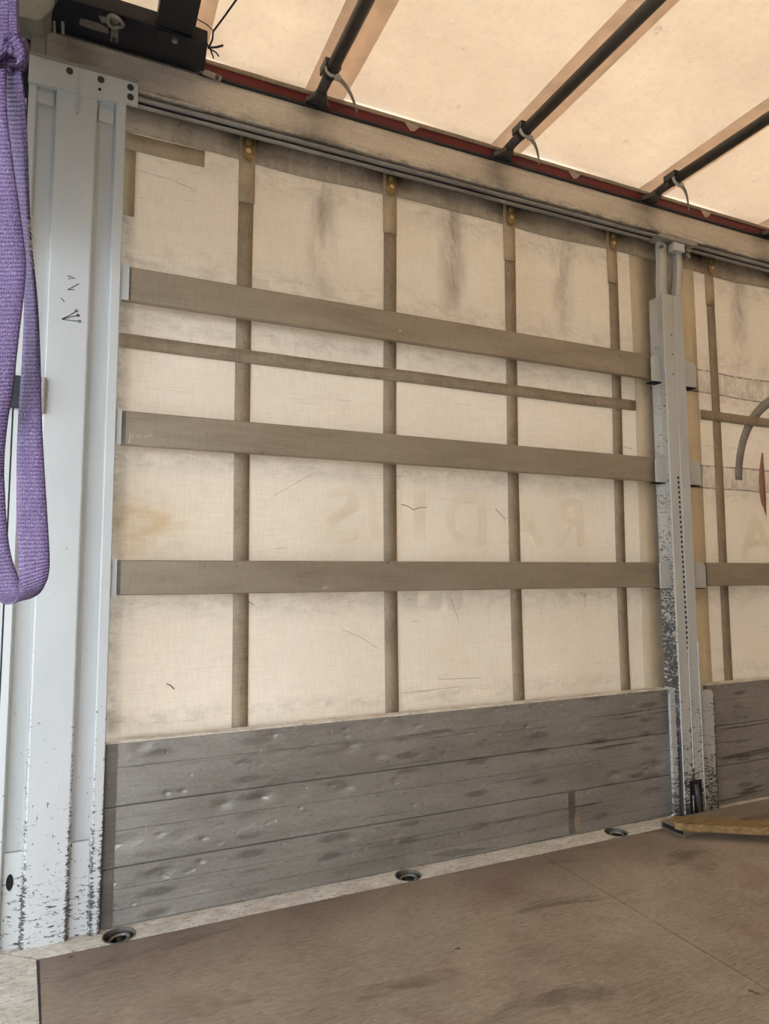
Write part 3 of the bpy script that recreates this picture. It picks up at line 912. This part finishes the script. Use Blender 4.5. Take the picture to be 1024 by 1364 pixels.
# ------------------------------------------------------------------ corner pillar
pil = thing('corner_pillar', 'white chipped steel corner pillar at the left with two long recesses', 'pillar', (-0.05, 0, 0))
prof = [(-0.205, 0.03), (-0.205, -0.020), (-0.184, -0.022), (-0.181, -0.018), (-0.176, 0.008), (-0.135, 0.010), (-0.127, 0.004), (-0.122, -0.020),
        (-0.118, -0.023), (-0.001, -0.023), (0.004, -0.020), (0.010, 0.004), (0.018, 0.012), (0.058, 0.012), (0.063, 0.004), (0.067, -0.018), (0.070, -0.021), (0.097, -0.021), (0.0995, -0.018), (0.0995, 0.03)]
MB().prism(prof, 'z', 0.001, 2.80).build('pillar_panel', M['pillar'], pil)
MB().prism([(-0.178, -0.004), (-0.124, -0.006), (-0.124, 0.012), (-0.178, 0.012)], 'z', 0.001, 0.283).build('foot_plate', M['pillar'], pil, bevel=0.001)
MB().box((0.007, -0.004, 0.001), (0.064, 0.014, 0.285)).build('foot_plate', M['pillar'], pil, bevel=0.001)
MB().prism([(-0.159 + 0.010 * math.cos(a), 0.197 + 0.024 * math.sin(a)) for a in fr(0, 2 * PI, 24)[:-1]], 'y', -0.0065, -0.003).build('drain_hole', M['holes'], pil)
tp = MB().prism([(-0.207, 2.77), (-0.055, 2.777), (-0.055, 2.765), (0.0995, 2.787), (0.137, 2.787), (0.137, 2.867), (-0.207, 2.874)], 'y', -0.030, -0.012).build('top_plate', M['pillar'], pil, bevel=0.0015)
for x, z in ((-0.084, 2.843), (0.015, 2.842), (0.111, 2.843), (0.112, 2.807)):
    MB().cyl((x, -0.032, z), (0, 1, 0), 0.011, 0.005, 20).build('rivet', M['rivet_dark'], tp)
MB().cyl((0.012, -0.031, 2.806), (0, 1, 0), 0.005, 0.003, 12).build('rivet', M['holes'], tp)
MB().prism([(-0.055, 2.70), (-0.052, 2.70), (-0.052, 2.845), (-0.055, 2.845)], 'y', -0.036, -0.022).build('plate_fold', M['pillar'], tp)
MB().box((-0.18, -0.006, 2.72), (-0.128, 0.010, 2.765)).build('recess_plate', M['pillar'], pil, bevel=0.001)
MB().box((0.012, -0.004, 2.71), (0.062, 0.014, 2.76)).build('recess_plate', M['pillar'], pil, bevel=0.001)
MB().box((-0.207, -0.038, 2.866), (0.137, -0.012, 2.873)).build('plate_ledge', M['grey_paint'], tp, bevel=0.001)
# pockets holding the slat ends
for zt, zb in ((2.207, 2.078), (1.694, 1.568), (1.183, 1.056)):
    p_ = MB().prism(rounded(0.085, zb, 0.128 if zt > 2 else 0.118, zt, 0.006, (0, 1, 1, 0)), 'y', -0.008, -0.003)
    p_.build('slat_pocket', M['pillar'], pil, bevel=0.001)
# marker scribble
sc_ = MB()


def stroke(pts, r=0.0013):
    sc_.tube([(x, -0.0235, z) for x, z in pts], r, 5)


def PX(px, py, y=-0.0235):
    d = W(px, py, 1.0) - CAMP
    t = (y - CAMP.y) / d.y
    return (CAMP.x + d.x * t, CAMP.z + d.z * t)


for st in (((82, 425), (93, 420), (102, 414)), ((82, 425), (95, 422), (105, 420)), ((82, 425), (95, 427), (104, 428)), ((90, 367), (100, 371), (91, 371)),
           ((90, 386), (105, 378)), ((92, 386), (99, 386)), ((81, 397), (86, 402))):
    stroke([PX(*q) for q in st])
for c0 in ((102, 414), (104, 420), (106, 428)):
    cx_, cz_ = PX(*c0)
    stroke([(cx_ + 0.004 * math.cos(a), cz_ + 0.004 * math.sin(a)) for a in fr(0, 2 * PI, 8)])
sc_.build('marker_scribble', M['ink'], pil)
# outer seal strips and the hinge seen behind the violet sling
MB().box((-0.210, -0.010, 0.001), (-0.206, 0.02, 2.93)).build('rubber_seal', M['rubber'], pil)
MB().box((-0.226, -0.012, 0.001), (-0.2105, 0.02, 2.72)).build('outer_strip', M['pillar'], pil, bevel=0.001)
hg = MB().box((-0.238, -0.040, 1.66), (-0.128, -0.028, 1.765)).build('door_hinge', M['black_steel'], pil, bevel=0.002)
MB().cyl((-0.122, -0.036, 1.708), (0, 0, 1), 0.008, 0.118, 12).build('hinge_pin', M['grey_paint'], hg)
MB().box((-0.206, -0.02, 2.874), (-0.161, 0.0, 2.955)).build('cap_column', M['grey_paint'], pil, bevel=0.002)

# rear frame cap box and header
hd = thing('rear_header', 'beige steel cap box of the rear frame above the pillar', 'header', (-0.2, -0.06, 2.93))
MB().prism([(-0.34, 2.935), (-0.245, 2.935), (-0.182, 2.940), (-0.170, 2.948), (-0.105, 3.06), (-0.34, 3.06)], 'y', -0.10, 0.0).build('cap_box', M['grey_paint'], hd, bevel=0.003)
MB().box((-0.34, YR, 2.98), (0.16, -0.32, 3.06)).build('widened_cross_member', M['grey_paint'], hd, bevel=0.003)  # out of view; widened inwards so that it shades the pillar top

# open rear door leaf standing out beyond the pillar
d1 = struct('door_1', MB().box((-1.45, 0.028, -0.05), (-0.21, 0.06, 3.05)), M['door'], bevel=0.002)
MB().box((-0.262, 0.021, -0.05), (-0.206, 0.028, 3.05)).build('door_seal', M['rubber'], d1, bevel=0.002)

# ------------------------------------------------------------------ slats
def slat(x0, x1, z0, z1, label, grp, mat='slat'):
    t = thing('aluminium_slat', label, 'slat', ((x0 + x1) / 2, 0.012, z0), grp)
    pr_ = [(0.0, z0 + 0.004), (0.003, z0), (0.024, z0), (0.026, z0 + 0.003), (0.026, z1 - 0.003), (0.024, z1), (0.003, z1), (0.0, z1 - 0.004)]
    MB().prism(pr_, 'x', x0, x1).build('slat_body', M[mat], t)
    MB().box((x0 + 0.001, -0.0012, z0 + 0.003), (x0 + 0.026, 0.0, z1 - 0.003)).build('end_band', M['board_end'], t)
    return t


G1 = 'aluminium slats across the side curtain'
slat(0.108, 2.560, 2.082, 2.203, 'upper grey aluminium slat across the curtain, topmost of the three in the long bay', G1)
s2 = slat(0.106, 2.567, 1.572, 1.690, 'middle aluminium slat across the curtain, with pale chalk marks at its left end', G1)
slat(0.104, 2.580, 1.061, 1.179, 'lower aluminium slat between pillar and post, just above the faded lettering remnants', G1)
slat(2.84, 5.30, 1.061, 1.179, 'short visible aluminium slat to the right of the middle post', G1)
ch = MB()
for st in (((172, 590), (174, 577), (178, 579), (175, 584)), ((182, 583), (184, 579), (185, 583), (188, 579)), ((193, 582), (199, 579), (203, 581))):
    ch.tube([(PX(*q, y=-0.001)[0], -0.001, PX(*q, y=-0.001)[1]) for q in st], 0.0012, 5)
ch.build('chalk_mark', M['chalk'], s2)

# ------------------------------------------------------------------ side boards
def side_board(x0, x1, z0, z1, label, top=False, grooves=(), ends=True):
    t = thing('side_board', label, 'side board', ((x0 + x1) / 2, 0.012, z0), 'dented boards along the bottom of the wall')
    g_ = 0.0028
    tz = z0 - 0.002 if z0 > 0.01 else z0
    pr_ = [(0.0, z0 + 0.0045), (0.003, z0 + g_), (0.009, z0 + g_), (0.009, tz), (0.027, tz), (0.027, z1 - 0.003), (0.009, z1 - 0.003), (0.008, z1), (0.003, z1), (0.0, z1 - 0.002)]
    for zg in sorted(grooves, reverse=True):
        pr_ += [(0.0, zg + 0.0016), (0.0022, zg), (0.0, zg - 0.0016)]
    MB().prism(pr_, 'x', x0, x1).build('panel', M['board'], t)
    if ends:
        MB().box((x0 - 0.002, -0.0025, z0 + 0.002), (x0 + 0.035, 0.0, z1 - 0.001)).build('end_strip', M['board_end'], t)
    if top:
        MB().prism([(0.002, z1), (0.045, z1), (0.045, z1 + 0.006), (0.004, z1 + 0.006), (0.0, z1 + 0.003)], 'x', x0, x1).build('top_cap', M['edge'], t)
    return t


side_board(0.1015, 2.57, 0.3765, 0.577, 'dented grey board, topmost of three at the left of the middle post', True, (0.50,))
side_board(0.1015, 2.57, 0.1845, 0.3765, 'dented grey board, second of three at the left of the middle post', False, (0.30,))
b3 = side_board(0.1015, 2.57, 0.002, 0.1845, 'dented grey board on the floor edge, left of the middle post', False, (0.118, 0.055))
MB().box((2.000, -0.0012, 0.01), (2.003, 0.0, 0.184)).box((1.966, -0.001, 0.012), (1.998, 0.0, 0.183)).build('repair_seam', M['board_end'], b3)
MB().prism([(2.012 + 0.017 * math.cos(a), 0.055 + 0.042 * math.sin(a)) for a in fr(0, 2 * PI, 20)[:-1]], 'y', -0.003, 0.0).build('weld_patch', M['slat'], b3, bevel=0.001)
side_board(2.83, 5.30, 0.3765, 0.577, 'dented board right of the middle post, topmost of three', True, (0.50,), False)
side_board(2.83, 5.30, 0.1845, 0.3765, 'dented board right of the middle post, second from the top', False, (0.30,), False)
side_board(2.83, 5.30, 0.002, 0.1845, 'dented board right of the middle post, lowest, behind the metal profile', False, (0.09,), False)

# ------------------------------------------------------------------ middle post
def middle_post(X, label):
    ox = X - 2.65
    t = thing('middle_post', label, 'post', (X, 0, 0))

    def sh(pts):
        return [(x + ox, y) for x, y in pts]
    # body: front face, centre crease, chamfered right side
    MB().prism(sh([(2.600, 0.045), (2.600, -0.005), (2.583, -0.052), (2.587, -0.056), (2.648, -0.056), (2.651, -0.0525), (2.655, -0.0525), (2.658, -0.056), (2.716, -0.056), (2.722, -0.051), (2.735, 0.0), (2.735, 0.045)]), 'z', 0.0015, 2.505).build('post_body', M['post'], t)
    MB().prism(sh([(2.5985, 0.046), (2.5985, -0.006), (2.5815, -0.053), (2.583, -0.053), (2.600, -0.005), (2.600, 0.046)]), 'z', 0.585, 2.503).build('perforated_flank', M['post_side'], t)
    # wings at the foot
    MB().prism([(x + ox, z) for x, z in rounded(2.545, 0.0015, 2.601, 0.578, 0.035, (0, 0, 0, 1))], 'y', -0.036, -0.022).build('foot_wing', M['post'], t, bevel=0.0015)
    MB().prism([(x + ox, z) for x, z in rounded(2.712, 0.0015, 2.834, 0.566, 0.035, (0, 0, 1, 0))], 'y', -0.034, -0.022).build('foot_wing', M['post'], t, bevel=0.0015)
    for x in (2.587, 2.652, 2.716):
        MB().box((x - 0.0025 + ox, -0.0595, 0.02 if x != 2.652 else 0.22), (x + 0.0025 + ox, -0.054, 0.80)).build('raised_rib', M['pillar'], t, bevel=0.001)
    # pockets for slats, left and right
    for zt, zb in ((2.195, 2.070), (1.688, 1.570), (1.183, 1.058)):
        MB().prism([(x + ox, z) for x, z in rounded(2.527, zb - 0.004, 2.592, zt + 0.002, 0.022, (0, 0, 0, 1))], 'y', -0.026, -0.018).build('slat_pocket', M['post'], t, bevel=0.0015)
        MB().prism([(x + ox, z) for x, z in rounded(2.725, zb - 0.004, 2.838, zt - 0.002, 0.03, (0, 0, 1, 0))], 'y', -0.016, -0.008).build('slat_pocket', M['post'], t, bevel=0.0015)
        MB().box((2.54 + ox, -0.018, zb - 0.007), (2.60 + ox, 0.03, zb - 0.002)).build('pocket_floor', M['holes'], t)
        MB().box((2.75 + ox, -0.01, zb - 0.009), (2.835 + ox, 0.03, zb - 0.003)).build('pocket_floor', M['holes'], t)
    # column of square slots
    h_ = MB()
    for i in range(35):
        z = 1.588 - i * 0.02394
        x = 2.636 + 0.012 * i / 34 + ox
        h_.box((x - 0.0052, -0.0572, z - 0.0058), (x + 0.0052, -0.0562, z + 0.0058))
    h_.build('slot_row', M['holes'], t)
    # small holes high on the front
    for z in (2.30, 2.20, 2.10):
        MB().cyl((2.634 + ox, -0.0565, z), (0, 1, 0), 0.004, 0.002, 12).build('bolt_hole', M['holes'], t)
    # recessed locking handle at the foot
    l = MB().box((2.622 + ox, -0.0585, 0.012), (2.700 + ox, -0.0555, 0.165)).build('latch_recess', M['holes'], t, bevel=0.001)
    MB().tube([(2.655 + ox, -0.062, 0.148), (2.660 + ox, -0.066, 0.10), (2.668 + ox, -0.066, 0.045), (2.676 + ox, -0.062, 0.02)], [0.010, 0.013, 0.011, 0.008], 10).build('latch_handle', M['rivet_dark'], l, smooth=True)
    MB().box((2.636 + ox, -0.060, 0.02), (2.642 + ox, -0.056, 0.10)).build('latch_guide', M['pillar'], l, bevel=0.001)
    # head: two curved arms, back web, top shoe on the rail
    for j, xs in enumerate(((2.5985, 2.643), (2.690, 2.728))):
        pts = []
        zz = fr(2.49, 2.80, 14)

        def bulge(z, j=j):
            k = (z - 2.49) / 0.31
            return (0.004 + 0.030 * k * k * (3 - 2 * k)) if j == 0 else (0.006 + 0.046 * math.sin(PI * min(1, k * 1.15) * 0.5))
        m = MB().grid(lambda u, z, t_, xs=xs: (xs[0] + (xs[1] - xs[0]) * u + bulge(z) + ox - 0.012, -0.040 + t_ + 0.022 * ((z - 2.49) / 0.31), z), [0, 0.5, 1], zz, 0.028)
        m.build('curved_arm', M['post'], t)
    MB().box((2.62 + ox, 0.002, 2.49), (2.755 + ox, 0.010, 2.80)).build('back_web', M['grey_paint'], t)
    MB().prism([(2.575 + ox, 2.806), (2.600 + ox, 2.822), (2.86 + ox, 2.822), (2.852 + ox, 2.806), (2.81 + ox, 2.800), (2.60 + ox, 2.800)], 'y', -0.05, 0.02).build('top_shoe', M['grey_paint'], t, bevel=0.002)
    MB().box((2.692 + ox, -0.045, 2.755), (2.765 + ox, 0.0, 2.798)).build('stop_block', M['pillar'], t, bevel=0.003)
    q = MB().box((2.792 + ox, -0.03, 2.735), (2.812 + ox, -0.01, 2.80)).build('hanger_bolt', M['galv'], t, bevel=0.002)
    for z in (2.745, 2.772):
        MB().cyl((2.802 + ox, -0.034, z), (0, 1, 0), 0.010, 0.008, 6).build('nut', M['galv'], q)
    MB().cyl((2.625 + ox, -0.03, 2.765), (0, 1, 0), 0.009, 0.03, 12).build('arm_rivet', M['galv'], t)
    return t


middle_post(2.65, 'pale grey chipped sliding post with a column of square slots, between the two curtain bays')

# ------------------------------------------------------------------ lashing cups in the floor edge
cl = ['sunken round lashing cup in the floor edge beside the white corner pillar', 'sunken round lashing cup in the floor edge, the middle one of the three',
      'sunken round lashing cup in the floor edge nearest the middle post']
for (x, y), lab in zip(CUPS, cl):
    t = thing('lashing_cup', lab, 'lashing cup', (x, y, -0.02), 'lashing cups in the floor edge')
    MB().cyl((x, y, -0.0265), (0, 0, 1), 0.0465, 0.005, 32).build('pan', M['rivet_dark'], t)
    m = MB()
    pr_ = [(0.0462, -0.024), (0.0462, 0.0022), (0.0505, 0.0022), (0.0505, 0.0012), (0.0468, 0.0010), (0.0468, -0.024)]
    rings = [[m.bm.verts.new((x + r_ * math.cos(a), y + r_ * math.sin(a), z_)) for r_, z_ in pr_] for a in fr(0, 2 * PI, 36)[:-1]]
    for i in range(36):
        A, B = rings[i], rings[(i + 1) % 36]
        for k in range(6):
            m.bm.faces.new((A[k], B[k], B[(k + 1) % 6], A[(k + 1) % 6]))
    m.build('rim', M['galv'], t)
    MB().tube([(x + 0.030 * math.cos(a), y + 0.030 * math.sin(a), -0.012 + 0.004 * math.cos(a)) for a in fr(0, 2 * PI, 24)], 0.0055, 8).build('ring', M['galv'], t, smooth=True)
    MB().box((x - 0.008, y - 0.044, -0.024), (x + 0.008, y + 0.044, -0.014)).build('crossbar', M['rivet_dark'], t, bevel=0.002)

# ------------------------------------------------------------------ loose slat and timber on the floor by the post
ang = math.radians(4)
ls = thing('loose_slat', 'loose grey hollow aluminium slat lying on the floor at the foot of the middle post', 'slat', (2.43, -0.09, 0))
m = MB()
w_, hh, L_ = 0.128, 0.028, 2.4


def hollow(m, w_, h_, t_, L):
    o_ = [(0, 0), (w_, 0), (w_, h_), (0, h_)]
    i_ = [(t_, t_), (w_ - t_, t_), (w_ - t_, h_ - t_), (t_, h_ - t_)]
    V = [[m.bm.verts.new((xx, p[0], p[1])) for p in q] for q in (o_, i_) for xx in (0, L)]
    o0, o1, i0, i1 = V
    for k in range(4):
        n = (k + 1) % 4
        m.bm.faces.new((o0[k], o1[k], o1[n], o0[n]))
        m.bm.faces.new((i0[k], i0[n], i1[n], i1[k]))
        m.bm.faces.new((o0[k], o0[n], i0[n], i0[k]))
        m.bm.faces.new((o1[k], i1[k], i1[n], o1[n]))


hollow(m, w_, hh, 0.003, L_)
bmesh.ops.rotate(m.bm, verts=m.bm.verts, cent=(0, 0, 0), matrix=Matrix.Rotation(0, 3, 'Z'))
bmesh.ops.translate(m.bm, verts=m.bm.verts, vec=(2.405, -0.215, 0.002))
m.build('hollow_profile', M['slat'], ls)
MB().box((2.412, -0.211, 0.0055), (2.43, -0.091, 0.0265)).build('shade_plug', M['holes'], ls)  # dark plug standing in for the shade inside the hollow end
m = MB()
tw = 0.10
m.prism([(0, 0.02), (0.03, 0.0), (1.3, 0.0), (1.3, tw), (0.02, tw), (0.0, tw - 0.02)], 'z', 0, 0.03)
bmesh.ops.rotate(m.bm, verts=m.bm.verts, cent=(0, 0, 0), matrix=Matrix.Rotation(math.radians(-33), 3, 'Z'))
bmesh.ops.translate(m.bm, verts=m.bm.verts, vec=(2.36, -0.215, 0.034))
tag(m.build('timber_plank', M['timber'], bevel=0.002), 'worn brown timber plank lying across the loose metal slat near the post', 'plank')

# ------------------------------------------------------------------ violet lashing sling hanging in the foreground
sl = thing('lashing_sling', 'violet webbing lashing sling knotted and hanging in a loop at the left', 'lashing strap', tuple(W(20, 70, 0.95)))
# rows: pixel height of left and right edge, left and right edge, their distances
R_ = [(95, 95, 8, 28, .92, .90), (140, 140, 6, 33, .93, .90), (200, 200, 12, 36, .95, .91), (260, 260, 20, 38, .97, .92), (320, 320, 28, 41, .98, .93), (400, 400, 33, 49, .97, .94),
      (480, 480, 30, 53, .96, .94), (560, 560, 25, 55, .95, .93), (620, 620, 23, 58, .94, .92), (700, 700, 23, 63, .93, .91), (738, 736, 25, 65, .93, .91), (770, 758, 26, 65, .935, .915),
      (790, 775, 25, 62, .945, .925), (801, 788, 20, 54, .965, .945), (804, 795, 12, 44, .99, .97), (803, 797, 3, 35, 1.01, .99), (795, 790, -6, 29, 1.03, 1.01),
      (775, 773, -13, 25, 1.035, 1.015), (745, 740, -20, 14, 1.03, 1.01), (700, 695, -28, 8, 1.02, 1.0), (640, 635, -34, 5, .99, .98)]
L_rows = R_[-1:] + [(600, 600, -34, 6, .96, .95), (560, 560, -32, 10, .94, .93), (520, 520, -30, 17, .92, .91),
          (470, 470, -26, 22, .91, .89), (410, 410, -21, 29, .90, .88), (370, 370, -18, 33, .90, .875), (340, 340, -18, 33, .90, .875), (290, 290, -20, 27, .90, .88), (240, 240, -20, 20, .90, .88), (190, 190, -20, 13, .90, .88), (140, 140, -22, 8, .90, .885), (90, 90, -16, 8, .91, .90)]


def interp(rows, n=5):
    out = []
    for i in range(len(rows) - 1):
        p0, p1, p2, p3 = rows[max(i - 1, 0)], rows[i], rows[i + 1], rows[min(i + 2, len(rows) - 1)]
        for k in range(n):
            t = k / n
            out.append(tuple(0.5 * (2 * b + (c - a) * t + (2 * a - 5 * b + 4 * c - d) * t * t + (3 * b - a - 3 * c + d) * t ** 3) for a, b, c, d in zip(p0, p1, p2, p3)))
    out.append(rows[-1])
    return out


def strap_rows(rows):
    rows = [q if len(q) == 6 else (q[0],) + q for q in rows]
    return [(W(l, yl, dl), W(r, yr, dr)) for yl, yr, l, r, dl, dr in interp(rows)]


MB().ribbon(strap_rows(R_), 0.0025).build('right_limb', M['sling'], sl)
MB().ribbon(strap_rows(L_rows), 0.0025).build('left_limb', M['sling'], sl)
UP1 = [(95, -6, 14, .91, .90), (60, -8, 12, .92, .91), (30, -6, 14, .92, .92), (0, -5, 15, .93, .92), (-60, -6, 14, .94, .93), (-200, -10, 10, .97, .97)]
UP2 = [(88, 12, 28, .90, .90), (60, 13, 27, .90, .90), (30, 14, 24, .91, .91), (0, 13, 24, .92, .92), (-60, 10, 22, .94, .93), (-200, 8, 22, .97, .97)]
MB().ribbon(strap_rows(UP1), 0.004).build('upper_tail', M['sling'], sl)
MB().ribbon(strap_rows(UP2), 0.006).build('upper_tail', M['sling'], sl)
# knot: the webbing wrapped around itself
rows = []
kc = W(14, 72, 0.895)
for a in fr(0, 2 * PI * 1.0, 30):
    ex = 0.0195 * math.cos(a); ed = 0.016 * math.sin(a)
    c_ = kc + r2 * ex - fw * ed + u2 * 0.003 * math.sin(a + 0.6)
    wv = u2 * (0.0125 + 0.002 * math.sin(3 * a)) + r2 * 0.002
    rows.append((c_ - wv, c_ + wv))
kn = MB().ribbon(rows, 0.005)
kn.build('knot', M['sling'], sl)
rows = []
for a in fr(-0.6, 3.3, 16):
    c_ = W(17, 72, 0.885) + r2 * 0.013 * math.cos(a) + u2 * 0.018 * math.sin(a) - fw * 0.006 * math.sin(a)
    rows.append((c_ - (r2 * 0.006 + u2 * 0.004), c_ + (r2 * 0.006 - fw * 0.006)))
MB().ribbon(rows, 0.005).build('knot_fold', M['sling'], sl)
fb = MB()
for i in range(34):
    p0 = W(36 + random.uniform(-1, 2), random.uniform(285, 350), 0.925)
    pts = [p0]
    d_ = Vector(r2) * random.uniform(0.005, 0.013) - Vector(u2) * random.uniform(0.0, 0.01)
    for k in range(5):
        pts.append(pts[-1] + d_ * 0.45 + Vector(r2) * random.uniform(-.0022, .0022) + Vector(u2) * random.uniform(-.003, .0015))
    fb.tube(pts, 0.0003, 4)
fb.build('frayed_fibres', M['thread'], sl)
# the two tails run up to the header
tl = MB()
for q, dx in ((2, -0.012), (17, 0.012)):
    tl.ribbon([(W(q - 9, -200, .97), W(q + 5, -200, .97)), (W(q - 9, -500, 1.0), W(q + 5, -500, 1.0)), (Vector((-0.215 + dx, -1.62, 2.90)), Vector((-0.20 + dx, -1.60, 2.90))), (Vector((-0.215 + dx, -1.62, 2.978)), Vector((-0.20 + dx, -1.60, 2.978)))], 0.004)
tl.build('hanging_tail', M['sling'], sl)
